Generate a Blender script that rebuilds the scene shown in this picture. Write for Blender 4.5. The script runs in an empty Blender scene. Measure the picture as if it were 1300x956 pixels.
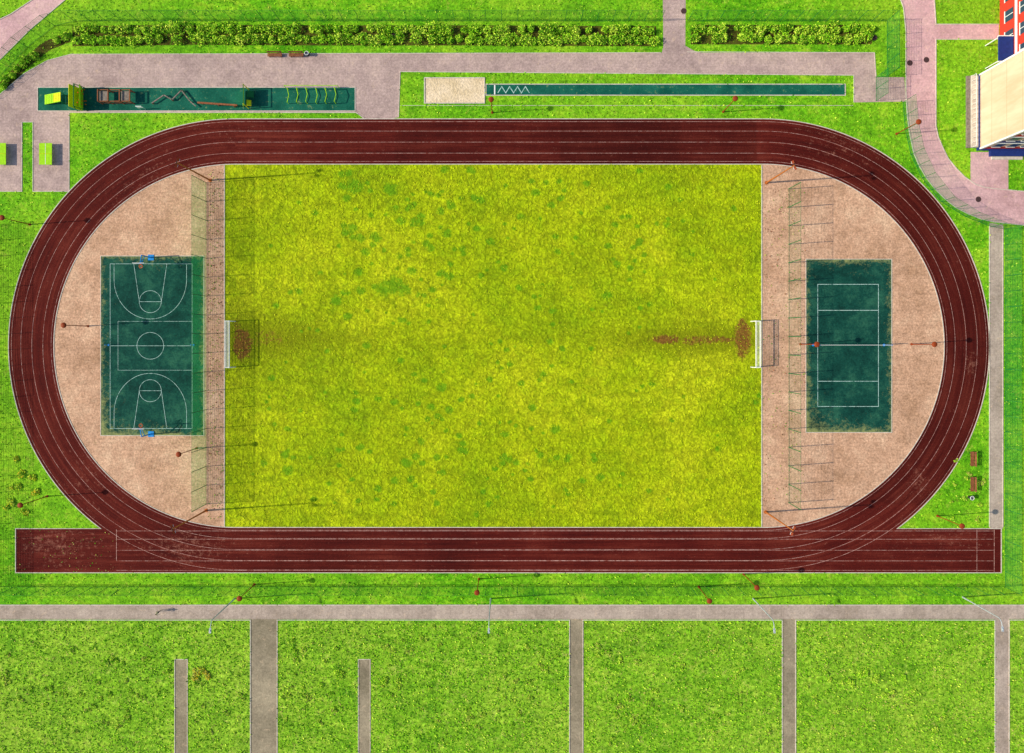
import bpy, bmesh, math, random
import numpy as np
from mathutils import Vector, Matrix
random.seed(4); rng=np.random.default_rng(7)
S=0.125; H=109.0
sc=bpy.context.scene
def P(px,py,z=0.0): return ((px-650)*S,(433-py)*S,z)
def lin(r,g,b,k=1.0):
    f=lambda c:(c/255/12.92 if c/255<=0.04045 else ((c/255+0.055)/1.055)**2.4)
    return (f(r)*k,f(g)*k,f(b)*k,1)
K=1.06
def C(r,g,b,k=1.0): return lin(r,g,b,K*k)

# ------------------------------------------------------------------ materials
class NT:
    def __init__(s,name):
        s.m=bpy.data.materials.new(name); s.m.use_nodes=True
        s.t=s.m.node_tree; s.n=s.t.nodes; s.l=s.t.links
        s.b=s.n['Principled BSDF']; s.b.inputs['Roughness'].default_value=0.9
        s.b.inputs['Specular IOR Level'].default_value=0.1
        s.pos=s.n.new('ShaderNodeNewGeometry').outputs['Position']
    def set(s,inp,v):
        if isinstance(v,bpy.types.NodeSocket): s.l.new(v,inp)
        elif isinstance(v,(tuple,list)) and inp.type=='VECTOR': inp.default_value=tuple(v)[:3]
        else: inp.default_value=v
    def noise(s,scale,detail=4,rough=0.6,vec=None,stretch=None,dist=0):
        n=s.n.new('ShaderNodeTexNoise'); n.inputs['Scale'].default_value=scale
        cap=2 if scale>=2.5 else 3 if scale>=1 else 4 if scale>=0.3 else 5
        n.inputs['Detail'].default_value=min(detail,cap); n.inputs['Roughness'].default_value=rough
        n.inputs['Distortion'].default_value=dist
        v=vec or s.pos
        if stretch:
            mm=s.n.new('ShaderNodeVectorMath'); mm.operation='MULTIPLY'
            s.l.new(v,mm.inputs[0]); mm.inputs[1].default_value=stretch; v=mm.outputs[0]
        s.l.new(v,n.inputs['Vector']); return n.outputs['Fac']
    def vor(s,scale,out='Distance',vec=None,feature='F1'):
        n=s.n.new('ShaderNodeTexVoronoi'); n.feature=feature; n.inputs['Scale'].default_value=scale
        s.l.new(vec or s.pos,n.inputs['Vector']); return n.outputs[out]
    def ramp(s,fac,stops):
        r=s.n.new('ShaderNodeValToRGB'); s.set(r.inputs[0],fac)
        e=r.color_ramp.elements
        while len(e)<len(stops): e.new(0.5)
        for i,(p,c) in enumerate(stops):
            e[i].position=p; e[i].color=c
        return r.outputs[0]
    def mr(s,v,a,b,c,d):
        n=s.n.new('ShaderNodeMapRange'); s.l.new(v,n.inputs[0])
        for i,x in enumerate((a,b,c,d)): n.inputs[i+1].default_value=x
        return n.outputs[0]
    def math(s,op,a,b=0.0):
        n=s.n.new('ShaderNodeMath'); n.operation=op; s.set(n.inputs[0],a); s.set(n.inputs[1],b); return n.outputs[0]
    def scale(s,col,f):
        n=s.n.new('ShaderNodeVectorMath'); n.operation='SCALE'; s.set(n.inputs[0],col); s.set(n.inputs['Scale'],f); return n.outputs[0]
    def mix(s,f,a,b):
        n=s.n.new('ShaderNodeMix'); n.data_type='RGBA'; s.set(n.inputs[0],f); s.set(n.inputs[6],a); s.set(n.inputs[7],b); return n.outputs[2]
    def attr(s,name='wear'):
        n=s.n.new('ShaderNodeAttribute'); n.attribute_name=name
        q=s.n.new('ShaderNodeSeparateColor'); s.l.new(n.outputs['Color'],q.inputs[0]); return q.outputs
    def bump(s,h,st,dist):
        n=s.n.new('ShaderNodeBump'); n.inputs['Strength'].default_value=st; n.inputs['Distance'].default_value=dist
        s.l.new(h,n.inputs['Height']); s.l.new(n.outputs[0],s.b.inputs['Normal'])
    def col(s,c): s.l.new(c,s.b.inputs['Base Color'])

def simple(name,c,rough=0.6,metal=0.0,var=0.15,vs=3.0):
    t=NT(name); t.b.inputs['Roughness'].default_value=rough; t.b.inputs['Metallic'].default_value=metal
    n=t.noise(vs,3); t.col(t.scale(c,t.mr(n,0.3,0.7,1-var,1+var))); return t.m
def surf(name,stops,big,fine,famt,bump=0.3,bd=0.05,stretch=None,fdetail=5,speck=None):
    t=NT(name); n=t.noise(big,5,0.65,stretch=stretch); c=t.ramp(n,stops)
    f=t.noise(fine,fdetail,0.7); c=t.scale(c,t.mr(f,0.3,0.7,1-famt,1+famt))
    if speck:
        sp=t.noise(speck[0],3,0.8); c=t.mix(t.mr(sp,speck[1],speck[1]+0.08,0,speck[3]),c,speck[2])
    t.col(c); t.bump(f,bump,bd); return t.m

# verge grass
def grass(name,dark,mid,lite,dry,big=0.12,fine=2.2,amt=0.45,dryamt=0.5):
    t=NT(name)
    n=t.noise(big,5,0.75); n2=t.noise(0.7,4,0.85,stretch=(0.6,1.4,1))
    s=t.math('ADD',t.math('MULTIPLY',n,0.5),t.math('MULTIPLY',n2,0.5))
    c=t.ramp(s,[(0.37,dark),(0.5,mid),(0.62,lite)])
    n3=t.noise(0.03,4,0.6); c=t.mix(t.mr(n3,0.4,0.6,0,0.5),c,t.scale(lite,0.88))
    f=t.noise(fine,5,0.85); v=t.vor(1.9)
    c=t.scale(c,t.mr(f,0.3,0.7,1-amt,1+amt))
    c=t.scale(c,t.mr(v,0.0,0.8,1.14,0.78))
    sp=t.noise(0.45,5,0.9); c=t.mix(t.mr(sp,0.56,0.68,0,dryamt),c,t.scale(dry,t.mr(f,0.3,0.7,0.75,1.25)))
    t.col(c); t.bump(f,0.7,0.22); return t.m
M_grass=grass('verge_grass',C(56,132,10),C(102,176,20),C(156,203,42),C(180,188,75))
M_rough=grass('rough_grass',C(78,134,26),C(122,176,34),C(166,200,62),C(182,190,92),big=0.2,fine=1.7,amt=0.55,dryamt=0.6)

# pitch
t=NT('pitch_grass')
n=t.noise(0.05,5,0.7); c=t.ramp(n,[(0.37,C(142,172,12)),(0.5,C(167,187,14)),(0.63,C(188,198,24))])
n4=t.noise(0.35,4,0.8,stretch=(0.35,1.6,1)); c=t.scale(c,t.mr(n4,0.35,0.65,0.86,1.12))
nn=t.n.new('ShaderNodeTexNoise'); nn.inputs['Scale'].default_value=0.7; nn.inputs['Detail'].default_value=3
wv=t.n.new('ShaderNodeVectorMath'); wv.operation='SCALE'
t.l.new(t.pos,nn.inputs['Vector']); t.l.new(nn.outputs['Color'],wv.inputs[0]); wv.inputs['Scale'].default_value=2.2
ad=t.n.new('ShaderNodeVectorMath'); t.l.new(t.pos,ad.inputs[0]); t.l.new(wv.outputs[0],ad.inputs[1])
v=t.vor(1.6,vec=ad.outputs[0]); 
vc=t.n.new('ShaderNodeTexVoronoi'); vc.inputs['Scale'].default_value=0.9; t.l.new(ad.outputs[0],vc.inputs['Vector'])
sx=t.n.new('ShaderNodeSeparateColor'); t.l.new(vc.outputs['Color'],sx.inputs[0])
f=t.noise(3.2,5,0.85)
c=t.mix(t.mr(sx.outputs[0],0.6,1.0,0,0.35),c,C(126,160,14))
c=t.scale(c,t.mr(v,0.05,0.75,1.14,0.66)); c=t.scale(c,t.mr(sx.outputs[1],0,1,0.9,1.08)); c=t.scale(c,t.mr(f,0.3,0.7,0.7,1.3))
a=t.attr()
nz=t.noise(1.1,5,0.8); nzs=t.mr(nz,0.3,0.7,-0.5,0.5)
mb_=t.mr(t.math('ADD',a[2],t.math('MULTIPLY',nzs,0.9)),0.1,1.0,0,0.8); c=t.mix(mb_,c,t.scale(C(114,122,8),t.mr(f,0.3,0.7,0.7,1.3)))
md=t.mr(t.math('ADD',a[0],t.math('MULTIPLY',nzs,0.9)),0.2,0.75,0,0.75); c=t.mix(md,c,t.scale(C(84,142,14),t.mr(f,0.3,0.7,0.7,1.25)))
m0=t.mr(t.math('ADD',a[1],t.math('MULTIPLY',nzs,1.0)),0.3,0.8,0,0.92); c=t.mix(m0,c,t.scale(C(122,82,36),t.mr(f,0.3,0.7,0.5,1.4)))
t.col(c); t.bump(t.math('SUBTRACT',f,v),0.6,0.18); M_pitch=t.m

# track
t=NT('track_rubber')
uv=t.n.new('ShaderNodeUVMap').outputs[0]
st=t.noise(0.9,5,0.8,vec=uv,stretch=(0.05,1.6,1)); pb=t.noise(0.06,5,0.75)
kt=0.66
c=t.ramp(t.math('ADD',t.math('MULTIPLY',st,0.55),t.math('MULTIPLY',pb,0.45)),[(0.36,C(72,16,15,kt)),(0.5,C(98,28,22,kt)),(0.64,C(128,52,40,kt))])
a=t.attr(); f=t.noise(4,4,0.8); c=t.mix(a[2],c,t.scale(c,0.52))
c=t.scale(c,t.mr(f,0.3,0.7,0.75,1.27))
sp=t.noise(1.3,5,0.9); st2=t.noise(0.95,5,0.85,vec=uv,stretch=(0.25,2.0,1))
q=t.math('ADD',a[0],t.math('ADD',t.mr(sp,0.3,0.7,-0.5,0.5),t.mr(st2,0.3,0.7,-0.35,0.35)))
c=t.mix(t.mr(q,0.45,1.1,0,0.6),c,C(185,125,105,0.8))
d=t.noise(2.4,5,0.9); c=t.mix(t.mr(d,0.64,0.76,0,0.3),c,C(190,130,108,0.7))
t.col(c); t.bump(f,0.2,0.03); M_track=t.m

# courts
t=NT('court_rubber'); n=t.noise(0.22,5,0.85)
c=t.ramp(n,[(0.35,C(8,48,42)),(0.5,C(16,67,57)),(0.68,C(42,94,74))])
f=t.noise(4,4,0.8); c=t.scale(c,t.mr(f,0.3,0.7,0.75,1.25)); a=t.attr()
sp=t.noise(0.9,5,0.9); q=t.math('ADD',a[0],t.mr(sp,0.3,0.7,-0.5,0.5))
c=t.mix(t.mr(q,0.4,1.1,0,0.8),c,C(150,155,95)); t.col(c); t.bump(f,0.15,0.02); M_court=t.m

def paving(name,stops,bw,bh,mort,amt=0.22,brick=0.35,dust=0.45,weed=0.5):
    t=NT(name); n=t.noise(0.12,5,0.8); c=t.ramp(n,stops)
    b=t.n.new('ShaderNodeTexBrick'); b.inputs['Scale'].default_value=1; b.inputs['Brick Width'].default_value=bw; b.inputs['Row Height'].default_value=bh
    b.inputs['Mortar Size'].default_value=mort; b.inputs['Color1'].default_value=(1.12,1.12,1.12,1); b.inputs['Color2'].default_value=(0.84,0.84,0.84,1); b.inputs['Mortar'].default_value=(0.7,0.7,0.7,1)
    t.l.new(t.pos,b.inputs['Vector'])
    mm=t.n.new('ShaderNodeMix'); mm.data_type='RGBA'; mm.blend_type='MULTIPLY'; mm.inputs[0].default_value=brick; t.l.new(c,mm.inputs[6]); t.l.new(b.outputs[0],mm.inputs[7]); c=mm.outputs[2]
    f=t.noise(3.0,5,0.85); c=t.scale(c,t.mr(f,0.3,0.7,1-amt,1+amt))
    m_=t.noise(0.5,5,0.9); c=t.scale(c,t.mr(m_,0.35,0.65,0.84,1.1))
    sp=t.noise(0.8,5,0.9,stretch=(1,1,3)); c=t.mix(t.mr(sp,0.58,0.7,0,dust),c,C(222,192,160))
    sg=t.noise(0.6,5,0.9,stretch=(1,1,5)); c=t.mix(t.mr(sg,0.64,0.74,0,weed),c,C(120,115,65))
    t.col(c); t.bump(f,0.35,0.05); return t.m
M_sand=paving('dusty_pink_paving',[(0.35,C(172,134,106)),(0.5,C(195,155,127)),(0.66,C(212,176,146))],0.4,0.62,0.03,0.34,0.5,0.4,0.4)
M_pave=paving('grey_pink_paving',[(0.35,C(160,138,134)),(0.5,C(178,155,149)),(0.66,C(194,170,160))],0.6,0.5,0.03,0.22,0.4)
M_path=paving('pink_path_paving',[(0.35,C(186,148,150)),(0.5,C(203,164,167)),(0.66,C(214,178,174))],0.5,0.5,0.03,0.15,0.35)
M_gpath=paving('grey_path_paving',[(0.35,C(150,135,122)),(0.5,C(170,154,142)),(0.66,C(186,170,156))],1.5,2.2,0.05,0.18,0.35)
M_dpath=paving('asphalt_path',[(0.35,C(124,115,94)),(0.5,C(142,131,110)),(0.66,C(160,148,124))],2,2,0.03,0.2,0.2)
M_pit=surf('pit_sand',[(0.35,C(205,184,148)),(0.65,C(226,206,176))],0.4,3,0.2,0.8,0.15)
M_kerb=simple('concrete_kerb',C(194,184,172),0.9,var=0.2,vs=1.5)
t=NT('line_paint'); q=t.noise(1.5,5,0.8); t.col(t.ramp(q,[(0.35,C(135,75,65)),(0.6,C(205,165,155))])); M_tline=t.m
t=NT('court_line_paint'); q=t.noise(1.5,5,0.8); t.col(t.ramp(q,[(0.32,C(70,115,105)),(0.52,C(175,205,198))])); M_cline=t.m
M_runway=surf('runway_rubber',[(0.35,C(10,76,62)),(0.65,C(30,102,82))],0.3,4,0.2,0.1,0.02,speck=(1.2,0.6,C(120,140,90),0.6))
M_soil=surf('soil',[(0.35,C(60,55,20)),(0.65,C(90,95,30))],0.5,3,0.4)
M_brown=simple('brown_paint',lin(150,66,34,0.8),0.5); M_rust=simple('orange_brown_steel',lin(190,110,55,0.8),0.55)
M_dgrey=simple('dark_metal',(0.04,0.04,0.045,1),0.5,0.3); M_galv=simple('galvanised_steel',lin(190,200,208,0.8),0.5,0.1)
M_white=simple('white_paint',(0.8,0.8,0.78,1),0.5,var=0.06); M_blue=simple('blue_paint',lin(40,140,215,0.9),0.4)
M_dblue=simple('dark_blue_paint',lin(40,60,130,0.8),0.4)
M_green=simple('green_paint',lin(30,120,65,0.8),0.5); M_lime=simple('lime_paint',lin(160,220,20,0.9),0.45); M_yel=simple('yellow_paint',lin(225,220,20,0.9),0.45)
M_wood=simple('weathered_wood',lin(150,95,65,0.8),0.8,var=0.3); M_gwood=simple('grey_wood',lin(140,130,120,0.8),0.8,var=0.3)
M_orange=simple('orange_paint',lin(215,95,30,0.85),0.5); M_iron=simple('cast_iron',lin(100,72,72,0.7),0.7)
M_red=simple('red_render',lin(205,65,50,0.85),0.8,var=0.06)
t=NT('beige_render'); n=t.noise(0.4,4,0.7,stretch=(1,1,0.25)); c=t.ramp(n,[(0.35,lin(222,190,160,.82)),(0.6,lin(238,212,184,.82))]); sz=t.n.new('ShaderNodeSeparateXYZ'); t.l.new(t.pos,sz.inputs[0])
jl=t.math('LESS_THAN',t.math('FRACT',t.math('DIVIDE',sz.outputs[2],3.2)),0.02); c=t.mix(jl,c,lin(195,165,135,.8)); t.col(c); M_beige=t.m
M_glass=simple('window_glass',(0.03,0.06,0.1,1),0.08); M_roof=simple('roof_felt',(0.12,0.12,0.12,1),0.9)
def leafm(name,c,c2):
    t=NT(name); n=t.noise(0.6,3,0.7); q=t.ramp(n,[(0.35,c),(0.65,c2)]); t.col(q); return t.m
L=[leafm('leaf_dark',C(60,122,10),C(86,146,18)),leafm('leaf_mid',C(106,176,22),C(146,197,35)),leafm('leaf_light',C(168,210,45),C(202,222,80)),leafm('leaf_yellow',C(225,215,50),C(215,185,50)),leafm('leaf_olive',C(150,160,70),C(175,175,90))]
def meshmat(name,col,sp,cov):
    t=NT(name); uv=t.n.new('ShaderNodeUVMap').outputs[0]; s=t.n.new('ShaderNodeSeparateXYZ'); t.l.new(uv,s.inputs[0])
    fu=t.math('LESS_THAN',t.math('FRACT',t.math('DIVIDE',s.outputs[0],sp)),cov)
    fv=t.math('LESS_THAN',t.math('FRACT',t.math('DIVIDE',s.outputs[1],sp*1.7)),cov)
    m=t.math('MAXIMUM',fu,fv); t.b.inputs['Base Color'].default_value=col; t.l.new(m,t.b.inputs['Alpha']); return t.m
M_net_g=meshmat('green_netting',lin(70,220,95,1.0),0.12,0.17)
M_net_f=meshmat('green_wire_mesh',lin(30,150,70,0.9),0.15,0.11)
M_net_t=meshmat('thin_wire_mesh',lin(90,150,80,0.8),0.2,0.04)
M_net_w=meshmat('white_netting',(0.75,0.75,0.72,1),0.15,0.13)

# ------------------------------------------------------------------ geometry helpers
def link(o): sc.collection.objects.link(o); return o
class MB:
    def __init__(s): s.v=[];s.f=[];s.m=[];s.mats=[]
    def mi(s,m):
        if m not in s.mats: s.mats.append(m)
        return s.mats.index(m)
    def add(s,vs,fs,m):
        o=len(s.v); s.v+= [tuple(x) for x in vs]; k=s.mi(m)
        for f in fs: s.f.append(tuple(i+o for i in f)); s.m.append(k)
    def box(s,c,sz,m,rz=0,ry=0,rx=0):
        R=Matrix.Rotation(rz,3,'Z')@Matrix.Rotation(ry,3,'Y')@Matrix.Rotation(rx,3,'X')
        vs=[Vector(c)+R@Vector((x*sz[0]/2,y*sz[1]/2,z*sz[2]/2)) for x in(-1,1) for y in(-1,1) for z in(-1,1)]
        s.add(vs,[(0,1,3,2),(4,6,7,5),(0,4,5,1),(2,3,7,6),(0,2,6,4),(1,5,7,3)],m)
    def cyl(s,p0,p1,r0,r1,m,n=8,cap=True):
        p0=Vector(p0);p1=Vector(p1); d=(p1-p0).normalized(); u=d.orthogonal().normalized(); w=d.cross(u)
        vs=[];
        for p,r in((p0,r0),(p1,r1)):
            for i in range(n):
                a=2*math.pi*i/n; vs.append(p+(u*math.cos(a)+w*math.sin(a))*r)
        fs=[(i,(i+1)%n,n+(i+1)%n,n+i) for i in range(n)]
        if cap: fs+=[tuple(range(n))[::-1],tuple(range(n,2*n))]
        s.add(vs,fs,m)
    def tube(s,pts,r,m,n=6):
        for a,b in zip(pts,pts[1:]): s.cyl(a,b,r,r,m,n)
    def dome(s,c,r,hz,m,n=12,k=4):
        c=Vector(c); vs=[];fs=[]
        for j in range(k):
            a=math.pi/2*j/k
            for i in range(n):
                b=2*math.pi*i/n; vs.append(c+Vector((math.cos(a)*r*math.cos(b),math.cos(a)*r*math.sin(b),math.sin(a)*hz)))
        vs.append(c+Vector((0,0,hz)))
        for j in range(k-1):
            for i in range(n): fs.append((j*n+i,j*n+(i+1)%n,(j+1)*n+(i+1)%n,(j+1)*n+i))
        for i in range(n): fs.append(((k-1)*n+i,(k-1)*n+(i+1)%n,k*n))
        fs.append(tuple(range(n))[::-1]); s.add(vs,fs,m)
    def ribbon(s,pts,w,z,h,m,closed=False):
        pts=[Vector((p[0],p[1],0)) for p in pts]; n=len(pts); Lf=[];Rt=[]
        for i,p in enumerate(pts):
            a=pts[(i-1)%n] if (closed or i>0) else p; b=pts[(i+1)%n] if (closed or i<n-1) else p
            d1=(p-a).normalized() if (p-a).length>1e-6 else None; d2=(b-p).normalized() if (b-p).length>1e-6 else None
            if d1 is None:d1=d2
            if d2 is None:d2=d1
            n1=Vector((-d1.y,d1.x,0)); n2=Vector((-d2.y,d2.x,0)); mm=(n1+n2)
            mm=mm.normalized() if mm.length>1e-3 else n1; k=1/max(0.5,mm.dot(n1))
            Lf.append(p+mm*w/2*k);Rt.append(p-mm*w/2*k)
        N=n if closed else n-1; vs=[]
        for a,b in zip(Lf,Rt):
            vs+=[(a.x,a.y,z+h),(b.x,b.y,z+h),(a.x,a.y,z-0.01),(b.x,b.y,z-0.01)]
        fs=[]
        for i in range(N):
            j=(i+1)%n; A=4*i;B=4*j
            fs.append((A,A+1,B+1,B))
            if h>0.01: fs.append((A,B,B+2,A+2)); fs.append((A+1,A+3,B+3,B+1))
        if h>0.01 and not closed:
            fs.append((0,2,3,1)); e=4*(n-1); fs.append((e,e+1,e+3,e+2))
        s.add(vs,fs,m)
    def obj(s,name,parent=None,loc=None):
        me=bpy.data.meshes.new(name); me.from_pydata(s.v,[],s.f)
        for m in s.mats: me.materials.append(m)
        me.polygons.foreach_set('material_index',s.m); me.update()
        o=link(bpy.data.objects.new(name,me))
        if parent: o.parent=parent
        if loc: o.location=loc
        return o
def empty(name,loc=(0,0,0)):
    e=link(bpy.data.objects.new(name,None)); e.location=loc; return e

EXCL=[]
def poly(name,px,z,mat,excl=True):
    if excl: EXCL.append(np.array(px,float))
    bm=bmesh.new(); vs=[bm.verts.new(P(x,y,z)) for x,y in px]; f=bm.faces.new(vs)
    bm.normal_update()
    if f.normal.z<0: f.normal_flip()
    bmesh.ops.triangulate(bm,faces=bm.faces[:])
    me=bpy.data.meshes.new(name); bm.to_mesh(me); bm.free(); me.materials.append(mat)
    return link(bpy.data.objects.new(name,me))
def R(x0,y0,x1,y1): return [(x0,y0),(x1,y0),(x1,y1),(x0,y1)]
def wmesh(name,V,F,UV,attr,mat):
    me=bpy.data.meshes.new(name); nf=len(F)
    me.vertices.add(len(V)); me.vertices.foreach_set('co',V.astype(np.float32).ravel())
    me.loops.add(nf*4); me.loops.foreach_set('vertex_index',F.ravel().astype(np.int32))
    me.polygons.add(nf); me.polygons.foreach_set('loop_start',(np.arange(nf)*4).astype(np.int32))
    me.update(calc_edges=True); me.validate()
    if UV is not None:
        u=me.uv_layers.new(name='UVMap'); u.data.foreach_set('uv',UV[F.ravel()].astype(np.float32).ravel())
    if attr is not None:
        c=me.color_attributes.new('wear','FLOAT_COLOR','POINT'); c.data.foreach_set('color',attr.astype(np.float32).ravel())
    me.materials.append(mat); return link(bpy.data.objects.new(name,me))
def grididx(a,b):
    i=np.arange((a-1)*(b-1)); r=i//(b-1); c=i%(b-1); k=r*b+c
    return np.stack([k,k+b,k+b+1,k+1],1)
def grid(name,x0,y0,x1,y1,step,z,mat,fn,uvs=True):
    nx=int((x1-x0)/step)+2; ny=int((y1-y0)/step)+2
    X,Y=np.meshgrid(np.linspace(x0,x1,nx),np.linspace(y0,y1,ny)); X=X.ravel();Y=Y.ravel()
    V=np.stack([(X-650)*S,(433-Y)*S,np.full_like(X,z)],1)
    A=np.ones((len(X),4)); r=fn(X,Y); A[:,0],A[:,1],A[:,2]=r
    UV=np.stack([X*S,Y*S],1)
    EXCL.append(np.array(R(x0,y0,x1,y1),float))
    return wmesh(name,V,grididx(ny,nx),UV,A,mat)
def G(X,Y,cx,cy,rx,ry): return np.clip(1-((X-cx)/rx)**2-((Y-cy)/ry)**2,0,1)
def E(X,Y,cx,cy,rx,ry): return np.exp(-((X-cx)/rx)**2-((Y-cy)/ry)**2)

# ------------------------------------------------------------------ ground
me=bpy.data.meshes.new('grass_ground'); me.from_pydata([(-1500,-1500,0),(1500,-1500,0),(1500,1500,0),(-1500,1500,0)],[],[(0,1,2,3)])
me.materials.append(M_grass); link(bpy.data.objects.new('grass_ground',me))
for i,(a,b) in enumerate([(-300,318),(352,723),(740,993),(1010,1263),(1281,1600)]):
    poly('meadow_grass',R(a,789,b,1150),0.006,M_rough,False)

# ---- pitch
spots=[(451,237,12),(500,362,14),(488,366,12),(512,368,10),(427,381,8),(447,290,8),(496,240,10),(440,252,6),(533,282,7),(560,268,6),(475,300,7),(400,270,5),(455,345,7),(565,215,6),(522,262,6),(605,290,5),(610,350,5),(345,480,5),(365,597,8),(335,588,5),(362,578,6),(560,492,7),(570,520,6),(705,545,7),(518,588,7),(562,600,5),(640,580,6),(762,606,6),(770,375,7),(800,340,5),(680,245,6),(700,260,6),(705,300,5),(620,640,5),(500,610,6),(450,520,5),(535,560,6),(848,237,5),(740,610,5)]
def cl(n,cx,cy,sx,sy,a,b):
    for _ in range(n): spots.append((random.gauss(cx,sx),random.gauss(cy,sy),random.uniform(a,b)))
cl(85,505,300,62,55,3,7); cl(45,760,320,90,60,2.5,5.5); cl(50,560,540,80,50,2.5,6); cl(30,420,560,60,60,2.5,5); cl(80,626,440,190,120,2,4.5); cl(25,700,600,90,30,2.5,5)
def pitchfn(X,Y):
    d=np.zeros_like(X)
    for sx,sy,r in spots: d=np.maximum(d,G(X,Y,sx,sy,r*1.25,r*1.05)*1.0)
    dirt=np.maximum.reduce([1.5*G(X,Y,308,437,14,24),1.3*G(X,Y,943,430,13,32),1.1*G(X,Y,846,431,26,8),0.7*G(X,Y,900,432,70,8),G(X,Y,301,425,6,30)*0.7,0.5*G(X,Y,340,430,32,12)])
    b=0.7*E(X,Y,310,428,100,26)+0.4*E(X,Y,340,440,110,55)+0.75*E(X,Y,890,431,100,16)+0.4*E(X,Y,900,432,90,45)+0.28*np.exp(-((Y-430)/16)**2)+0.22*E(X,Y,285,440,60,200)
    return d,dirt,b
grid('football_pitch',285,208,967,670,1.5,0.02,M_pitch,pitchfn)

# ---- running track
CL,CR,CY=299.0,968.0,439.0
def ringpts(r,n=120):
    p=[]
    for i in range(n+1):
        a=math.pi/2+math.pi*i/n; p.append((CL+r*math.cos(a),CY-r*math.sin(a)))
    for i in range(n+1):
        a=-math.pi/2+math.pi*i/n; p.append((CR+r*math.cos(a),CY-r*math.sin(a)))
    return p
def trackfn(X,Y):
    w=np.maximum.reduce([0.5*E(X,Y,235,695,60,24),0.5*E(X,Y,70,690,60,30),0.35*E(X,Y,1075,180,60,35),0.3*E(X,Y,1200,680,80,30),0.3*E(X,Y,190,245,60,60),
       0.25*E(X,Y,110,610,40,60),0.55*E(X,Y,1165,610,12,20),0.55*E(X,Y,1232,462,8,18),0.2*E(X,Y,300,170,60,20)])
    w=w+0.05
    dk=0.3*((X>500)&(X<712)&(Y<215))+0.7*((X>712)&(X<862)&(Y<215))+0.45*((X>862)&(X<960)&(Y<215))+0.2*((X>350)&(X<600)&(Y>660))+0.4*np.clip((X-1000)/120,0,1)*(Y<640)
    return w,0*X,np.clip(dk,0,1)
K2=15
def ring_dense(r):
    p=[]
    for i in range(201): a=math.pi/2+math.pi*i/200; p.append((CL+r*math.cos(a),CY-r*math.sin(a)))
    for i in range(1,220): p.append((CL+(CR-CL)*i/220,CY+r))
    for i in range(201): a=-math.pi/2+math.pi*i/200; p.append((CR+r*math.cos(a),CY-r*math.sin(a)))
    for i in range(1,221): p.append((CR-(CR-CL)*i/220,CY-r))
    return np.array(p)
rs=np.linspace(231,288,K2); P0=np.array([ring_dense(r) for r in rs]); n=P0.shape[1]
mid=P0[K2//2]; q=np.r_[0,np.cumsum(np.hypot(*np.diff(mid,axis=0).T))]*S
X=P0[:,:,0].ravel();Y=P0[:,:,1].ravel()
V=np.stack([(X-650)*S,(433-Y)*S,np.full_like(X,0.02)],1)
UV=np.stack([np.tile(q,K2),np.repeat((rs-231)*S,n)],1); A=np.ones((len(X),4)); A[:,0],A[:,1],A[:,2]=trackfn(X,Y)
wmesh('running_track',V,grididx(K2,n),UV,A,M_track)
EXCL.append(np.array(ringpts(289)))
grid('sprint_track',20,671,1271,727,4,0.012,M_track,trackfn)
mb=MB()
W=lambda pts:[P(*p) for p in pts]
lwt=0.045
for r in (234,244.5,258.5,272.5,284.5): mb.ribbon(W(ringpts(r)),lwt,0.03,0,M_tline,True)
for y in (674,684.5,698.5,712,724): mb.ribbon(W([(148,y),(1262,y)]),lwt,0.034,0,M_tline)
mb.ribbon(W([(148,672),(148,712)]),0.07,0.038,0,M_tline); mb.ribbon(W([(1262,672),(1262,726)]),0.07,0.038,0,M_tline)
mb.ribbon(W([(1240,672),(1240,726)]),0.05,0.042,0,M_tline)
mb.obj('lane_markings')
# ---- paved ends
def dpoly(side,r=230):
    p=[]
    if side<0:
        for i in range(91):
            a=math.pi/2+math.pi*i/90; x=CL+r*math.cos(a)
            if x<285: p.append((x,CY-r*math.sin(a)))
        return [(285,209)]+p+[(285,669)]
    for i in range(91):
        a=-math.pi/2+math.pi*i/90; p.append((CR+r*math.cos(a),CY-r*math.sin(a)))
    return [(967,669)]+p+[(967,209)]
poly('paved_yard',dpoly(-1),0.018,M_sand); poly('paved_yard',dpoly(1),0.018,M_sand)
kb=MB()
def outer_kerb():
    r=288; a=math.asin((671-CY)/r)
    p=[]
    for i in range(121):
        t_=(math.pi+a)-(math.pi/2+a)*i/120; p.append((CL+r*math.cos(t_),CY-r*math.sin(t_)))
    for i in range(121):
        t_=math.pi/2-(math.pi/2+a)*i/120; p.append((CR+r*math.cos(t_),CY-r*math.sin(t_)))
    return p
ok=outer_kerb()
kb.ribbon(W([(20,671)]+ok+[(1271,671),(1271,727),(20,727)]),0.12,0,0.07,M_kerb,True)
kb.ribbon(W(ringpts(230.5)),0.12,0.01,0.06,M_kerb,True)
for x in (285,967): kb.ribbon(W([(x,210),(x,669)]),0.14,0.01,0.07,M_kerb)
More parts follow.
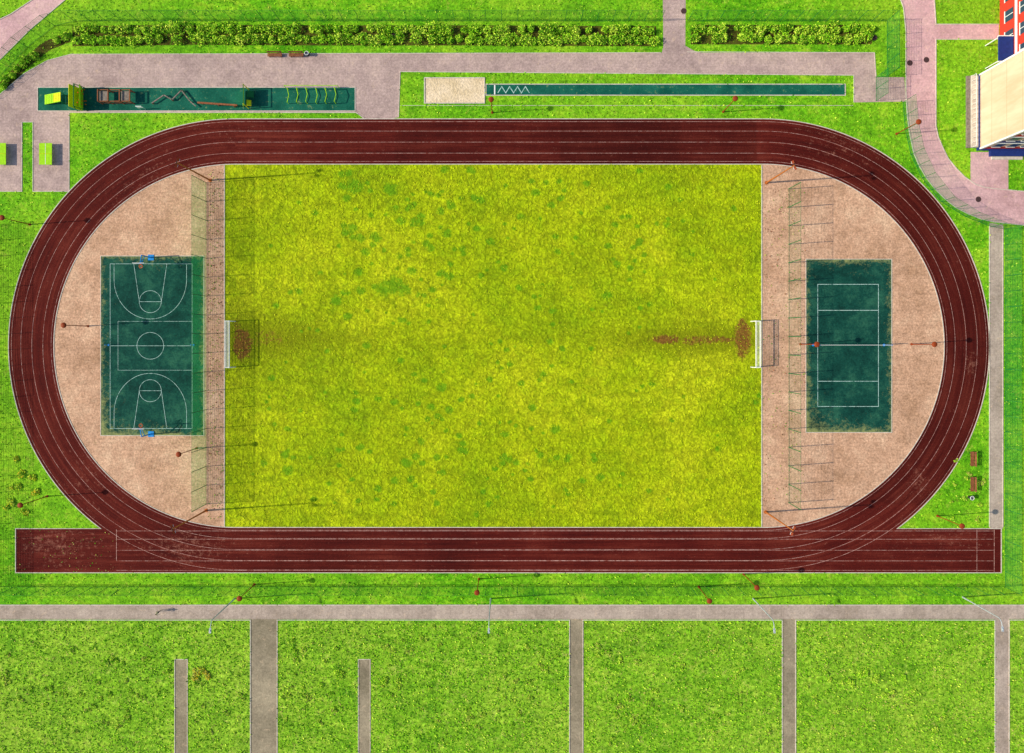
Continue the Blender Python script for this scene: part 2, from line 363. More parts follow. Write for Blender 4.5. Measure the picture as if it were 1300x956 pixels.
# ---- courts
def courtfn(x0,y0,x1,y1):
    def f(X,Y):
        d=np.minimum.reduce([X-x0,x1-X,Y-y0,y1-Y]); e=np.exp(-d/7.0)*0.75
        e=e+0.35*E(X,Y,x0,y1,30,60)+0.3*E(X,Y,(x0+x1)/2,y1,40,25)+0.2*E(X,Y,(x0+x1)/2,y0,30,20); return e,0*X,0*X
    return f
grid('basketball_court',128,325,259,553,2,0.032,M_court,courtfn(128,325,259,553))
grid('volleyball_court',1023,329,1132,549,2,0.032,M_court,courtfn(1023,329,1132,549))
for r in (R(128,325,259,553),R(1023,329,1132,549)): kb.ribbon(W(r),0.1,0.01,0.05,M_kerb,True)
cm=MB(); z=0.042; lw=0.055
def cline(p,closed=False,w=lw,zz=z): cm.ribbon(W(p),w,zz,0,M_cline,closed)
def arc(cx,cy,rx,ry,a0,a1,n=40): return [(cx+rx*math.cos(math.radians(a0+(a1-a0)*i/n)),cy+ry*math.sin(math.radians(a0+(a1-a0)*i/n))) for i in range(n+1)]
cline(R(140,335,244,544),True); cline([(141,439),(243,439)],zz=z+.003); cline(arc(191,439,17,17,0,360)[:-1],True,zz=z+.006)
for sgn,y0 in((1,335),(-1,544)):
    cline([(145,y0),(145,y0+sgn*20)]+[(191+46*math.cos(a),y0+sgn*(20+50*math.sin(a))) for a in [math.pi-math.pi*i/40 for i in range(41)]]+[(237,y0)],zz=z+.003)
    cline([(170,y0),(177,y0+sgn*48),(205,y0+sgn*48),(212,y0)],zz=z+.006)
    cline([(191+14*math.cos(a),y0+sgn*(48+14*math.sin(a))) for a in [2*math.pi*i/40 for i in range(40)]],True,zz=z+.009)
cline([(150,408),(244,408)],w=0.04,zz=z+.003); cline([(150,470),(244,470)],w=0.04,zz=z+.003); cline([(150,408),(150,470)],w=0.04,zz=z+.006)
cm.obj('basketball_court_markings')
cm=MB(); cline(R(1038,361,1115,516),True,0.08); cline([(1038.6,394),(1114.4,394)],w=.08,zz=z+.003); cline([(1038.6,484),(1114.4,484)],w=.08,zz=z+.003); cline([(1038.6,438),(1114.4,438)],w=.06,zz=z+.003)
cm.obj('volleyball_court_markings')

# ---- pavings at north
main=[(-200,160),(-60,150),(0,120),(30,94),(60,77),(90,69),(840,67),(842,60),(840,-200),(872,-200),(870,58),(880,64),(890,67),(1110,67),(1112,98),(1148,98),(1150,129),(1084,130),(1084,96),(508,91),(506,149),(495,151),(462,151),(452,143),(88,143),(88,243),(42,243),(42,155),(28,155),(28,243),(-200,243)]
poly('paved_plaza',main,0.01,M_pave)
kb.ribbon(W([(-60,150),(0,120),(30,94),(60,77),(90,69),(839,67)]),0.1,0,0.06,M_kerb)
kb.ribbon(W([(872,66),(1110,67),(1112,97)]),0.1,0,0.06,M_kerb)
kb.ribbon(W([(1084,130),(1084,95.5),(508,91),(506,149)]),0.1,0,0.06,M_kerb)
kb.ribbon(W([(462,150),(452,143),(88,143),(88,243),(42,243),(42,155),(28,155),(28,243),(-60,243)]),0.1,0,0.06,M_kerb)
poly('footpath',[(-200,250),(-60,130),(0,76),(38,38),(92,-8),(200,-140),(140,-170),(50,-6),(14,18),(-200,120)],0.013,M_path)
kb.ribbon(W([(-60,130),(0,76),(38,38),(92,-8),(200,-140)]),0.12,0,0.08,M_kerb); kb.ribbon(W([(140,-170),(50,-6),(14,18),(-200,120)]),0.12,0,0.08,M_kerb)
rp_out=[(1120,-200),(1136,-20),(1147,10),(1150,40),(1150,120),(1152,150),(1155,172),(1160,195),(1167,211),(1176,226),(1187,240),(1200,253),(1214,264),(1230,272),(1245,278),(1262,282),(1300,286),(1600,292)]
rp_in=[(1600,245),(1300,243),(1266,240),(1250,238),(1238,234),(1225,225),(1214,214),(1204,202),(1197,188),(1191,174),(1188,160),(1188,50),(1268,50),(1268,31),(1188,31),(1186,0),(1160,-200)]
poly('footpath',rp_out+rp_in,0.014,M_path)
kb.ribbon(W(rp_out),0.12,0,0.09,M_kerb); kb.ribbon(W(rp_in[1:13]),0.12,0,0.09,M_kerb); kb.ribbon(W(rp_in[13:]),0.12,0,0.09,M_kerb)
poly('entrance_paving',[(1232,193),(1280,193),(1280,246),(1240,238),(1232,232)],0.022,M_path)
poly('footpath',[(1256,283),(1273,285),(1273,671),(1256,671)],0.018,M_gpath); kb.ribbon(W([(1256,287),(1256,669)]),0.1,0,0.07,M_kerb); kb.ribbon(W([(1273,287),(1273,669)]),0.1,0,0.07,M_kerb)
poly('footpath',R(-400,768,1700,786),0.016,M_gpath)
kb.ribbon(W([(-400,768),(1700,768)]),0.13,0,0.08,M_kerb)
cuts=[(318,352),(723,740),(993,1010),(1263,1281)]
prev=-400
for a,b in cuts:
    poly('footpath',R(a,786,b,1150),0.012,M_dpath if a<1200 else M_gpath)
    kb.ribbon(W([(prev,787),(a,787),(a,1150)]) if prev<0 else W([(prev,1150),(prev,787),(a,787),(a,1150)]),0.12,0,0.08,M_kerb); prev=b
kb.ribbon(W([(prev,1150),(prev,787),(1700,787)]),0.12,0,0.08,M_kerb)
for a,b in((222,238),(455,470)):
    poly('footpath',R(a,837,b,1150),0.012,M_dpath); kb.ribbon(W([(a,1150),(a,837),(b,837),(b,1150)]),0.1,0,0.07,M_kerb)
poly('exercise_strip',R(48,111,451,141),0.022,M_runway); kb.ribbon(W(R(48,111,451,141)),0.12,0.01,0.06,M_kerb,True)
poly('jump_runway',R(617,107,1073,121),0.02,M_runway); kb.ribbon(W(R(617,107,1073,121)),0.13,0,0.06,M_kerb,True)
poly('long_jump_pit',R(539,99,615,131),0.02,M_pit); kb.ribbon(W(R(539,99,615,131)),0.16,0,0.1,M_kerb,True)
cm=MB(); cm.ribbon(W([(632,118),(637,110),(642,118),(647,110),(652,118),(657,110),(662,118),(667,110),(672,118)]),0.12,0.03,0,M_cline); cm.ribbon(W([(628,108),(628,120)]),0.2,0.03,0,M_white); cm.obj('runway_markings')
kb.ribbon(W([(508,134),(1083,134)]),0.06,0,0.03,M_kerb)
kb.obj('kerb')

# ------------------------------------------------------------------ fences
def fence(name,pts,h,net,postm,step=2.5,pr=0.035):
    e=empty(name); pts=[Vector(P(*p)) for p in pts]; mbp=MB()
    V=[];F=[];U=[]; d=0
    for a,b in zip(pts,pts[1:]):
        Ln=(b-a).length; k=len(V); V+=[tuple(a),tuple(b),(b.x,b.y,h),(a.x,a.y,h)]; F.append((k,k+1,k+2,k+3)); U+=[(d,0),(d+Ln,0),(d+Ln,h),(d,h)]
        nn=max(1,round(Ln/step))
        for i in range(nn):
            p=a.lerp(b,i/nn); mbp.cyl((p.x,p.y,0),(p.x,p.y,h+0.05),pr,pr,postm,6)
        for z_ in (h*0.02+0.05,h): mbp.cyl((a.x,a.y,z_),(b.x,b.y,z_),0.018,0.018,postm,4)
        d+=Ln
    p=pts[-1]; mbp.cyl((p.x,p.y,0),(p.x,p.y,h+0.05),pr,pr,postm,6)
    mbp.obj('posts_and_rails',e)
    o=wmesh('mesh_panel',np.array(V),np.array(F),np.array(U),None,net); o.parent=e
    return e
fence('ball_stop_fence',[(262,232),(262,640)],5.0,M_net_g,M_green,3.0,pr=0.05)
fence('ball_stop_fence',[(1001,240),(1001,638)],4.6,M_net_t,M_green,3.0,pr=0.06)
fence('perimeter_fence',[(-40,128),(0,97),(35,60),(70,33),(95,27),(838,27)],3.6,M_net_f,M_green)
fence('perimeter_fence',[(873,27),(1126,27),(1126,97),(1112,98),(1112,128)],3.6,M_net_f,M_green)
fence('perimeter_fence',[(1146,130),(1149,165),(1156,196),(1170,226),(1194,256),(1225,275),(1258,288),(1276,291),(1276,745),(-2,745),(-2,285)],3.6,M_net_f,M_green)

# ------------------------------------------------------------------ lamps
def park_lamp(px,py,h=6.0):
    e=empty('park_lamp',P(px,py)); m=MB()
    m.cyl((0,0,0),(0,0,0.6),0.12,0.1,M_brown,10); m.cyl((0,0,0.6),(0,0,h-0.25),0.075,0.05,M_brown,8); m.cyl((0,0,0),(0,0,0.04),0.2,0.2,M_brown,10)
    m.obj('pole',e); m=MB()
    m.cyl((0,0,h-0.3),(0,0,h-0.05),0.16,0.24,M_white,12); m.cyl((0,0,h-0.05),(0,0,h),0.42,0.42,M_brown,16); m.dome((0,0,h),0.42,0.22,M_brown,16); m.obj('lantern_head',e)
for p in [(1157,437),(112,414),(38,285),(323,742),(608,735),(944,729),(918,142),(625,143),(1138,170),(1190,655),(60,630),(250,569),(1016,437),(887,745)]: park_lamp(*p)
def flood(px,py):
    x,y,_=P(px,py); e=empty('floodlight_mast',(x,y,0)); h=11.0; m=MB()
    m.cyl((0,0,0),(0,0,h),0.14,0.08,M_rust,10); m.cyl((0,0,0),(0,0,0.05),0.3,0.3,M_rust,10); m.obj('mast',e)
    ang=math.atan2(-y*0.6,-x); d=Vector((math.cos(ang),math.sin(ang),0)); u=Vector((-d.y,d.x,0)); m=MB()
    m.cyl(Vector((0,0,h))-u*0.6,Vector((0,0,h))+u*0.6,0.05,0.05,M_dgrey)
    for k in(-0.45,0.45):
        c=Vector((0,0,h+0.15))+u*k+d*0.2; m.box(c,(0.3,0.45,0.35),M_brown,rz=ang,ry=0.5); m.box(c+d*0.16+Vector((0,0,-0.1)),(0.04,0.36,0.28),M_white,rz=ang,ry=0.5)
    m.obj('lamp_heads',e)
for p in [(267,229),(973,232),(262,648),(972,650)]: flood(*p)
def street_lamp(px,py):
    e=empty('street_lamp',P(px,py)); m=MB(); h=8.6
    m.cyl((0,0,0),(0,0,1.2),0.12,0.12,M_galv,10); m.cyl((0,0,1.2),(0,0,h-0.5),0.095,0.065,M_galv,8)
    m.tube([(0,0,h-0.5),(0,-0.15,h-0.15),(0,-0.5,h+0.1),(0,-1.1,h+0.25)],0.055,M_galv); m.obj('pole',e); m=MB()
    m.box((0,-1.35,h+0.28),(0.3,0.7,0.1),M_galv,rx=-0.15); m.dome((0,-1.35,h+0.32),0.16,0.1,M_galv); m.box((0,-1.38,h+0.215),(0.24,0.5,0.03),M_glass,rx=-0.15); m.obj('lamp_head',e)
for p in [(298,760),(623,760),(956,760),(1222,758)]: street_lamp(*p)

# ------------------------------------------------------------------ goals, hoops, net
def goal(px,dr):
    e=empty('football_goal',P(px,437)); m=MB(); w=3.62; h=2.44; D=1.5*dr
    for s in(-1,1):
        m.cyl((0,s*w,0),(0,s*w,h),0.07,0.07,M_white,10); m.cyl((0,s*w,h),(D*0.45,s*w,h),0.04,0.04,M_white); m.cyl((D*0.45,s*w,h),(D,s*w,0.04),0.04,0.04,M_white); m.cyl((0,s*w,0.05),(D,s*w,0.05),0.05,0.05,M_white)
    m.cyl((0,-w-0.06,h),(0,w+0.06,h),0.07,0.07,M_white,10); m.cyl((D,-w,0.05),(D,w,0.05),0.05,0.05,M_white); m.cyl((D*0.45,-w,h),(D*0.45,w,h),0.04,0.04,M_white)
    m.obj('frame',e)
    V=np.array([(0,-w,h-.02),(0,w,h-.02),(D*.45,w,h-.02),(D*.45,-w,h-.02),(D*.45,-w,h),(D*.45,w,h),(D,w,0.06),(D,-w,0.06)]); F=np.array([(0,1,2,3),(4,5,6,7)])
    U=np.array([(0,0),(2*w,0),(2*w,.7),(0,.7),(0,0),(2*w,0),(2*w,2.6),(0,2.6)]); o=wmesh('net',V,F,U,None,M_net_w); o.parent=e
goal(299,-1); goal(953,1)
def hoop(px,py,d):
    e=empty('basketball_hoop',P(px,py)); m=MB()
    m.box((0,0,0.06),(0.9,0.9,0.12),M_blue); m.cyl((0,0,0.1),(0,0,2.9),0.11,0.09,M_blue,8); m.cyl((0,0,2.85),(0,d*1.25,3.25),0.07,0.07,M_blue); m.cyl((0,0,1.9),(0,d*1.25,2.95),0.05,0.05,M_blue); m.obj('stand',e); m=MB()
    m.box((0,d*1.3,3.35),(1.8,0.07,1.05),M_white); m.box((0,d*1.345,3.2),(0.6,0.02,0.45),M_blue); m.obj('backboard',e); m=MB()
    pts=[(0.26*math.cos(a),d*1.72+0.26*math.sin(a),3.05) for a in [2*math.pi*i/16 for i in range(17)]]; m.tube(pts,0.05,M_orange); m.box((0,d*1.4,3.05),(0.15,0.2,0.08),M_orange)
    for a in range(12):
        a=a*math.pi/6; m.cyl((0.26*math.cos(a),d*1.72+0.26*math.sin(a),3.04),(0.13*math.cos(a+.3),d*1.72+0.13*math.sin(a+.3),2.6),0.012,0.012,M_white,4)
    m.obj('rim_and_net',e)
hoop(192,327,-1); hoop(192,551,1)
e=empty('volleyball_net'); m=MB(); x0=P(1032,438)[0]; x1=P(1122,438)[0]; y=P(0,438)[1]
for x in(x0,x1): m.cyl((x,y,0),(x,y,2.5),0.06,0.06,M_blue,10); m.cyl((x,y,0.02),(x,y,0.1),0.2,0.2,M_blue,10)
m.cyl((x0,y,2.43),(x1,y,2.43),0.03,0.03,M_white); m.box(((x0+x1)/2,y,2.4),(x1-x0,0.03,0.08),M_white); m.obj('posts',e)
o=wmesh('net',np.array([(x0,y,1.45),(x1,y,1.45),(x1,y,2.4),(x0,y,2.4)]),np.array([(0,1,2,3)]),np.array([(0,0),(11,0),(11,1),(0,1)]),None,M_net_w); o.parent=e
for px in(138,246):
    m=MB(); m.cyl((0,0,0.03),(0,0,1.1),0.05,0.05,M_blue,8); m.cyl((0,0,0.03),(0,0,0.08),0.16,0.16,M_blue,10); m.cyl((0,0,0.95),(0,0.15,0.95),0.03,0.03,M_blue); m.obj('tennis_net_post',loc=P(px,438))

# ------------------------------------------------------------------ exercise equipment
def eq(name,px,py): return empty(name,P(px,py,0.02))
e=eq('climbing_ramp',71,127); m=MB()
for s in(-1,1): m.box((0,s*0.7,0.75),(3.6,0.1,0.12),M_lime,ry=-0.38); m.cyl((1.6,s*.7,0),(1.6,s*.7,1.4),.06,.06,M_green)
for i in range(9): m.box((-1.5+i*0.38,0,0.8+(-1.5+i*0.38)*0.4),(0.34,1.3,0.04),M_yel if i>4 else M_lime,ry=-0.38)
m.obj('slats',e)
e=eq('climbing_wall',105,127); m=MB()
for s in(-1,1): m.box((s*0.45,0,1.1),(0.06,3.5,2.3),M_yel if s<0 else M_lime,ry=s*0.33)
for yy in(-1.75,1.75): m.cyl((-.85,yy,0),(0,yy,2.3),.06,.06,M_green); m.cyl((.85,yy,0),(0,yy,2.3),.06,.06,M_green)
m.cyl((0,-1.8,2.25),(0,1.8,2.25),.07,.07,M_green)
for i in range(14):
    z_=random.uniform(.4,1.8); m.box(((2.3-z_)*.36+.08,random.uniform(-1.5,1.5),z_),(.15,.15,.12),M_orange)
m.obj('panels',e)
e=eq('wooden_climbing_frame',151,125); m=MB()
for x in(-2.5,-0.9,0.9,2.5):
    for y in(-0.9,0.9): m.box((x,y,0.7),(0.14,0.14,1.4),M_wood)
    m.box((x,0,1.42),(0.14,1.9,0.14),M_wood)
for y in(-0.9,0.9): m.box((0,y,1.3),(5,0.12,0.12),M_wood); m.box((0,y,0.6),(5,0.1,0.1),M_wood)
for x in(-1.7,1.7): m.box((x,0,1.1),(1.4,1.5,0.06),M_gwood)
m.obj('timbers',e)
m=MB(); zz=[(195,132),(210,122),(220,128),(232,116),(243,130),(250,136)]
for a,b in zip(zz,zz[1:]):
    p,q_=Vector(P(*a,0.45)),Vector(P(*b,0.45)); c=(p+q_)/2; d=q_-p; m.box(c,(d.length+.1,0.16,0.14),M_gwood,rz=math.atan2(d.y,d.x)); m.box((p.x,p.y,.2),(.16,.16,.4),M_wood)
m.obj('balance_beam')
m=MB(); p=Vector(P(252,131,0.3)); q_=Vector(P(304,136,0.9)); m.cyl(p,q_,0.16,0.14,M_wood,8)
for t_ in(.1,.5,.9): c=p.lerp(q_,t_); m.box((c.x,c.y,c.z/2),(.16,.3,c.z),M_wood)
m.obj('log_beam')
e=eq('climbing_arch',316,126); m=MB()
m.box((-.45,0,1.1),(0.08,2.6,2.0),M_lime,ry=.4); m.box((.35,-.9,.9),(.7,.9,.08),M_yel,ry=.4); 
for y in(-1.5,1.5): m.cyl((0,y,0),(0,y,2.4),.07,.07,M_yel)
m.cyl((0,-1.5,2.35),(0,1.5,2.35),.07,.07,M_green); m.box((.5,.6,.6),(1.0,1.0,.07),M_green,ry=.6); m.obj('panels',e)
e=eq('hurdle_bars',397,123); m=MB()
for i in range(6):
    x=-3.8+i*1.5; hh=0.8+0.15*(i%3)
    m.tube([(x,-1.1,0),(x,-1.1,hh),(x+.3,0,hh+.05),(x,1.1,hh),(x,1.1,0)],.055,M_lime)
m.tube([(-4.2,1.4,0),(-4.2,1.4,1.1),(4.2,1.4,1.1),(4.2,1.4,0)],.05,M_lime); m.obj('bars',e)
m=MB(); m.box((0,0,1.2),(.9,.08,.7),M_white); m.cyl((-.4,0,0),(-.4,0,1.5),.04,.04,M_galv); m.cyl((.4,0,0),(.4,0,1.5),.04,.04,M_galv); m.obj('information_sign',loc=P(182,139))
for px in(4,62):
    e=eq('table_tennis_table',px,197); m=MB(); m.box((0,0,.74),(2.0,3.4,.07),M_lime); m.box((0,0,.785),(.06,3.3,.012),M_white); m.obj('top',e); m=MB()
    for x in(-.7,.7):
        for y in(-1.2,1.2): m.box((x,y,.35),(.12,.12,.7),M_gwood)
    m.box((0,0,.86),(2.1,.03,.14),M_yel); m.obj('legs_and_net',e)
def bench(px,py,rz):
    e=empty('park_bench',P(px,py)); e.rotation_euler[2]=rz; m=MB()
    for i in range(4): m.box((0,-.22+i*.14,.45),(2.3,.11,.05),M_wood)
    m.obj('seat',e); m=MB()
    for i in range(3): m.box((0,.33+i*.02,.6+i*.14),(2.3,.04,.11),M_wood)
    m.obj('backrest',e); m=MB()
    for x in(-.9,.9): m.box((x,0,.21),(.08,.5,.42),M_dgrey); m.box((x,.35,.6),(.06,.05,.7),M_dgrey)
    m.obj('legs',e)
bench(350,71,0); bench(377,71,0); bench(1232,582,-math.pi/2); bench(1232,614,-math.pi/2)
def bin_(px,py):
    m=MB(); m.cyl((0,0,.05),(0,0,.8),.22,.3,M_dgrey,12,False); m.cyl((0,0,.03),(0,0,.06),.24,.24,M_dgrey,12)
    pts=[(.3*math.cos(a),.3*math.sin(a),.8) for a in [2*math.pi*i/12 for i in range(13)]]; m.tube(pts,.04,M_white); m.cyl((0,0,.5),(0,0,.52),.25,.25,M_white,12); m.obj('litter_bin',loc=P(px,py))
bin_(391,70); bin_(1230,631)
def manhole(px,py):
    m=MB(); m.cyl((0,0,0),(0,0,.035),.45,.45,M_iron,20); 
    for i in range(-2,3): m.box((0,i*.13,.04),(.6,.04,.015),M_dgrey)
    m.obj('manhole_cover',loc=P(px,py))
for p in[(1155,80),(1176,76),(1242,253),(500,45),(1110,48),(965,42),(868,14)]: manhole(*p)

# ------------------------------------------------------------------ school building
e=empty('school_building')
def bbox(mb,x0,y0,x1,y1,z0,z1,m):
    a=P(x0,y0);b=P(x1,y1); mb.box(((a[0]+b[0])/2,(a[1]+b[1])/2,(z0+z1)/2),(abs(b[0]-a[0]),abs(b[1]-a[1]),z1-z0),m)
m=MB(); bbox(m,1241,97,1420,190,0,12.6,M_beige); bbox(m,1269,-260,1420,96.6,0,12.6,M_red); m.obj('walls',e)
m=MB(); bbox(m,1239.6,95.6,1421,191.4,0,0.6,M_dblue); 
bbox(m,1239.8,96,1421,98,0.62,12.8,M_white); bbox(m,1240.2,189,1243,190.8,0.62,12.8,M_white)
bbox(m,1240,96,1421,191,12.6,13.1,M_white); bbox(m,1268,-261,1421,95.8,12.6,13.1,M_white)
for z_ in(3.4,6.6,9.8):
    bbox(m,1268.4,-259,1300,95.8,z_,z_+0.45,M_white); bbox(m,1243,180,1421,190.6,z_,z_+0.3,M_white)
for k in range(4): bbox(m,1246,189,1420,190.4,0.7+k*3.2,1.6+k*3.2,M_dblue if k%2 else M_red)
m.obj('trim_bands',e)
m=MB()
for k in range(4):
    for j in range(12):
        y0=90-j*26; bbox(m,1268.7,y0-18,1272,y0-4,1.3+k*3.2,3.0+k*3.2,M_glass); bbox(m,1268.2,y0-18.6,1272,y0-3.4,1.15+k*3.2,1.28+k*3.2,M_white)
        bbox(m,1268.5,y0-11.5,1272,y0-10.8,1.3+k*3.2,3.0+k*3.2,M_white)
    for j in range(9): x0=1250+j*18; bbox(m,x0,186,x0+10,190.5,1.7+k*3.2,3.2+k*3.2,M_glass); bbox(m,x0-.5,186,x0+10.5,190.9,1.6+k*3.2,1.69+k*3.2,M_white)
m.obj('windows',e)
m=MB(); bbox(m,1243,99,1418,188,13.1,13.15,M_roof); bbox(m,1271,-258,1418,94,13.1,13.15,M_roof); m.obj('roof',e)
m=MB(); bbox(m,1231,97,1239.4,188,0,0.5,M_kerb); bbox(m,1226,97,1230.8,188,0,0.25,M_gwood)
for i in range(16): p=P(1231.5,98+i*6); m.cyl((p[0],p[1],.5),(p[0],p[1],1.5),.03,.03,M_white,6)
a=P(1231.5,98);b=P(1231.5,188); m.cyl((a[0],a[1],1.5),(b[0],b[1],1.5),.035,.035,M_white)
bbox(m,1250,57,1268,88,3.0,3.2,M_dblue); bbox(m,1249.5,56.5,1268,57.5,2.95,3.3,M_white); bbox(m,1249.5,88,1268,89,2.95,3.3,M_white)
for p_ in((1251,58),(1251,87)): p=P(*p_); m.cyl((p[0],p[1],0),(p[0],p[1],3),.08,.08,M_white)
m.obj('entrance_steps_and_canopy',e)
m=MB(); bbox(m,1255,191.6,1300,199,0,0.45,M_dblue); bbox(m,1258,199.2,1297,203,0,0.22,M_kerb); m.obj('south_steps',e)

# ------------------------------------------------------------------ vegetation
def leaves(name,Cn,Rd,cnt,size,mats,wts,flat=0.5,inner=0.55):
    Cn=np.array(Cn,float);Rd=np.array(Rd,float); k=len(Cn); idx=np.repeat(np.arange(k),cnt); n=len(idx)
    d=rng.normal(size=(n,3)); d/=np.linalg.norm(d,axis=1)[:,None]; d[:,2]=np.abs(d[:,2]); rr=rng.uniform(0.35,1.0,n)**0.6*rng.uniform(0.85,1.12,n)
    c=Cn[idx]+d*Rd[idx]*rr[:,None]
    u=rng.normal(size=(n,3)); u[:,2]*=flat; u/=np.linalg.norm(u,axis=1)[:,None]; w=rng.normal(size=(n,3)); w[:,2]*=flat; w-= (w*u).sum(1)[:,None]*u; w/=np.linalg.norm(w,axis=1)[:,None]
    s=size*rng.uniform(.6,1.4,n)[:,None]
    V=np.stack([c-u*s,c-w*s*.55,c+u*s,c+w*s*.55],1).reshape(-1,3); V[:,2]=np.maximum(V[:,2],0.02)
    F=np.arange(n*4).reshape(-1,4); o=wmesh(name,V,F,None,None,mats[0])
    for m_ in mats[1:]: o.data.materials.append(m_)
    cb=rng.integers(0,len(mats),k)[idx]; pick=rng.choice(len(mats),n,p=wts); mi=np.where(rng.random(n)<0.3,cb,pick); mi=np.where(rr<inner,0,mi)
    if len(o.data.polygons)==n: o.data.polygons.foreach_set('material_index',mi.astype(np.int32))
    return o
def hedge(path,rows,gap,r):
    Cn=[];Rd=[]; pts=[Vector(P(*p)) for p in path]
    for off in rows:
        for a,b in zip(pts,pts[1:]):
            d=(b-a).normalized(); nn=Vector((-d.y,d.x,0)); L_=(b-a).length; s=random.uniform(0,gap)
            while s<L_:
                if random.random()>0.07:
                    c=a+d*s+nn*(off+random.uniform(-.25,.25)); rr=r*random.uniform(.65,1.25); Cn.append((c.x,c.y,0.1)); Rd.append((rr,rr*random.uniform(.8,1.1),rr*random.uniform(1.0,1.5)))
                s+=gap*random.uniform(.75,1.3)
    m=MB(); m.ribbon([tuple(p) for p in pts],max(rows)-min(rows)+1.6,0.008,0,M_soil); m.obj('hedge_bed')
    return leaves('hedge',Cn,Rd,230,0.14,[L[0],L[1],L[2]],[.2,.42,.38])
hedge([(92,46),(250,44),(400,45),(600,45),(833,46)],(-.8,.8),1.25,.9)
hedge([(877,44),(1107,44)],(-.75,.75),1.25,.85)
hedge([(2,112),(30,82),(60,58),(88,47)],(0,),1.3,.7)
def plants(name,lst,mats,w,cnt=110,h=.7):
    a=[];b=[]
    for px,py,r in lst:
        for _ in range(3): p=P(px+random.uniform(-1,1)*r*7,py+random.uniform(-1,1)*r*6); q=r*random.uniform(.45,.8); a.append((p[0],p[1],.05)); b.append((q,q,q*h*random.uniform(.7,1.2)))
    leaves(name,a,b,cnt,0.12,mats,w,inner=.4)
plants('flowering_shrub',[(20,618,.9),(30,600,.8),(12,640,.9),(45,625,.7),(32,650,.6),(22,585,.6),(40,608,.6)],[L[1],L[2],L[3]],[.3,.4,.3])
plants('flowering_shrub',[(252,850,.8),(262,858,.7),(246,860,.6)],[L[4],L[3],L[2]],[.4,.3,.3])
plants('shrub',[(430,858,.9),(405,866,.7),(1095,852,.9),(1112,862,.8),(490,862,.7),(1145,860,.6),(1080,868,.6)],[L[1],L[2]],[.5,.5])
mp=[]
while len(mp)<170:
    x=random.uniform(0,1300); y=random.triangular(792,950,880)
    if any(a-6<x<b+6 for a,b in cuts) or 214<x<246 or 447<x<478: continue
    mp.append((x,y,random.uniform(.25,.6)))
plants('meadow_plants',mp,[L[1],L[2],L[4]],[.5,.35,.15],60,.5)
plants('verge_plants',[(random.uniform(1200,1252),random.uniform(575,665),random.uniform(.2,.4)) for _ in range(14)],[L[1],L[2],L[4]],[.4,.3,.3],50,.5)

def inpoly(X,Y,pg):
    r=np.zeros(len(X),bool); j=len(pg)-1
    for i in range(len(pg)):
        xi,yi=pg[i];xj,yj=pg[j]
        c=((yi>Y)!=(yj>Y))&(X<(xj-xi)*(Y-yi)/((yj-yi) if yj!=yi else 1e-9)+xi); r^=c; j=i
    return r
def tufts(name,n,box,size,mats,wts,excl=True,fl=0.45):
    X=rng.uniform(box[0],box[2],n);Y=rng.uniform(box[1],box[3],n)
    dn=np.sin(X*.11+3*np.sin(Y*.07))*np.sin(Y*.13+2*np.sin(X*.05)); keep=rng.random(n)<(.6+.25*dn)
    if excl:
        for pg in EXCL: keep&=~inpoly(X,Y,pg)
    X=X[keep];Y=Y[keep];n=len(X); c=np.stack([(X-650)*S,(433-Y)*S,np.full(n,.03)],1); s=size*rng.uniform(.5,1.5,n)[:,None]
    a=rng.uniform(0,2*np.pi,n); u=np.stack([np.cos(a),np.sin(a),np.zeros(n)],1); w=np.stack([-np.sin(a),np.cos(a),rng.uniform(fl*.4,fl*2.2,n)],1)
    V=np.stack([c-u*s*.45,c+u*s*.45,c+u*s*.2+w*s,c-u*s*.3+w*s*.8],1).reshape(-1,3); F=np.arange(n*4).reshape(-1,4)
    o=wmesh(name,V,F,None,None,mats[0])
    for m_ in mats[1:]: o.data.materials.append(m_)
    if len(o.data.polygons)==n: o.data.polygons.foreach_set('material_index',rng.choice(len(mats),n,p=wts).astype(np.int32))
tufts('grass_tufts',75000,(-20,788,1320,960),.16,[L[0],L[1],L[2],L[4]],[.38,.44,.1,.08])
tufts('grass_tufts',90000,(-10,-10,1310,770),.15,[L[0],L[1],L[2]],[.38,.5,.12])
tufts('pitch_grass_tufts',40000,(286,209,966,669),.12,[leafm('pitch_leaf_dark',C(128,156,8),C(148,168,12)),leafm('pitch_leaf_light',C(176,192,20),C(194,202,40))],[.55,.45],False)
def weeds(box,n): tufts('weeds',n,box,.13,[L[4],L[0],M_wood],[.4,.2,.4],False)
weeds((264,215,284,660),1200); weeds((968,240,1000,640),500); weeds((1000,240,1022,640),400); weeds((20,673,150,726),200)

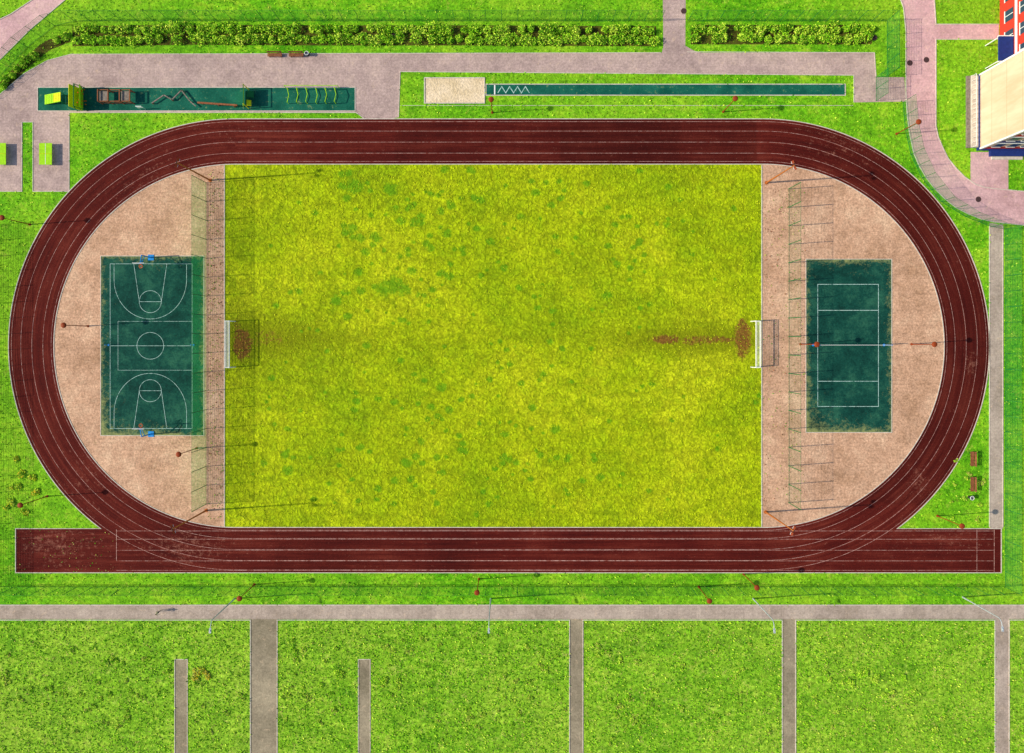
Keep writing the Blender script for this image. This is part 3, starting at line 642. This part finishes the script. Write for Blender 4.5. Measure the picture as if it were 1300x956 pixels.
# ------------------------------------------------------------------ pedestrian
def person(px,py,rz,shirt,pants):
    J={'pel':(0,0,.95),'chest':(0,.02,1.3),'neck':(0,.03,1.5),'head':(0,.05,1.64),'top':(0,.05,1.72),
       'lh':(-.1,0,.9),'lk':(-.11,.2,.5),'lf':(-.11,.12,.08),'lt':(-.11,.3,.04),'rh':(.1,0,.9),'rk':(.11,-.02,.5),'rf':(.11,-.3,.12),'rt':(.11,-.15,.03),
       'ls':(-.2,.02,1.42),'le':(-.26,-.12,1.15),'lw':(-.26,-.05,.9),'lhand':(-.26,0,.8),'rs':(.2,.02,1.42),'re':(.26,.1,1.15),'rw':(.26,.25,.95),'rhand':(.26,.32,.88)}
    rad={'pel':.14,'chest':.15,'neck':.06,'head':.1,'top':.07,'lh':.09,'rh':.09,'lk':.06,'rk':.06,'lf':.04,'rf':.04,'lt':.035,'rt':.035,'ls':.06,'rs':.06,'le':.045,'re':.045,'lw':.03,'rw':.03,'lhand':.035,'rhand':.035}
    ed=[('pel','chest'),('chest','neck'),('neck','head'),('head','top'),('pel','lh'),('lh','lk'),('lk','lf'),('lf','lt'),('pel','rh'),('rh','rk'),('rk','rf'),('rf','rt'),('chest','ls'),('ls','le'),('le','lw'),('lw','lhand'),('chest','rs'),('rs','re'),('re','rw'),('rw','rhand')]
    ks=list(J); me=bpy.data.meshes.new('pedestrian'); me.from_pydata([J[k] for k in ks],[(ks.index(a),ks.index(b)) for a,b in ed],[])
    o=link(bpy.data.objects.new('pedestrian',me)); md=o.modifiers.new('s','SKIN'); 
    for i,k in enumerate(ks): v=me.skin_vertices[0].data[i]; v.radius=(rad[k],rad[k]); v.use_root=(k=='pel')
    sb=o.modifiers.new('u','SUBSURF'); sb.levels=1
    dg=bpy.context.evaluated_depsgraph_get(); m2=bpy.data.meshes.new_from_object(o.evaluated_get(dg)); o.modifiers.clear(); o.data=m2; m2.materials.clear()
    for m_ in(simple('skin',lin(205,150,120,.8),.6),shirt,pants,M_dgrey): m2.materials.append(m_)
    for p in m2.polygons:
        c=p.center; p.material_index=3 if (c.z<.1 or (c.z>1.66) or (c.z>1.58 and c.y<.03)) else 2 if (c.z<1.0 and abs(c.x)<.21) else 0 if (c.z>1.49 or c.z<.95) else 1
    o.location=P(px,py,.02); o.rotation_euler[2]=rz
try: person(204,775,-math.pi/2,simple('cream_jacket',lin(225,205,170,.8),.9),simple('dark_trousers',lin(50,50,65,.8),.9))
except Exception as ex: print('person failed',ex)

# ------------------------------------------------------------------ light, sky, camera
el=math.radians(33); az=math.radians(4)
d=Vector((math.cos(el)*math.cos(az),math.cos(el)*math.sin(az),-math.sin(el)))
sun=bpy.data.lights.new('sun','SUN'); sun.energy=5.0; sun.angle=math.radians(0.9); sun.color=(1,.9,.7)
so=link(bpy.data.objects.new('sun',sun)); so.rotation_euler=d.to_track_quat('-Z','Y').to_euler(); so.location=(-100,0,80)
w=bpy.data.worlds.new('World'); sc.world=w; w.use_nodes=True; nt=w.node_tree; bg=nt.nodes['Background']
sk=nt.nodes.new('ShaderNodeTexSky'); sk.sky_type='NISHITA'; sk.sun_disc=False; sk.sun_elevation=el; sk.sun_rotation=math.atan2(-d.x,-d.y)
nt.links.new(sk.outputs[0],bg.inputs[0]); bg.inputs[1].default_value=0.15
cam=bpy.data.cameras.new('camera'); co=link(bpy.data.objects.new('camera',cam)); co.location=(0,0,H); co.rotation_euler=(0,0,0)
cam.sensor_width=36; cam.lens=36*H/(1300*S); cam.shift_y=-(478-433)/1300; cam.clip_end=5000
sc.camera=co
sc.view_settings.view_transform='Standard'; sc.view_settings.look='None'; sc.view_settings.exposure=0
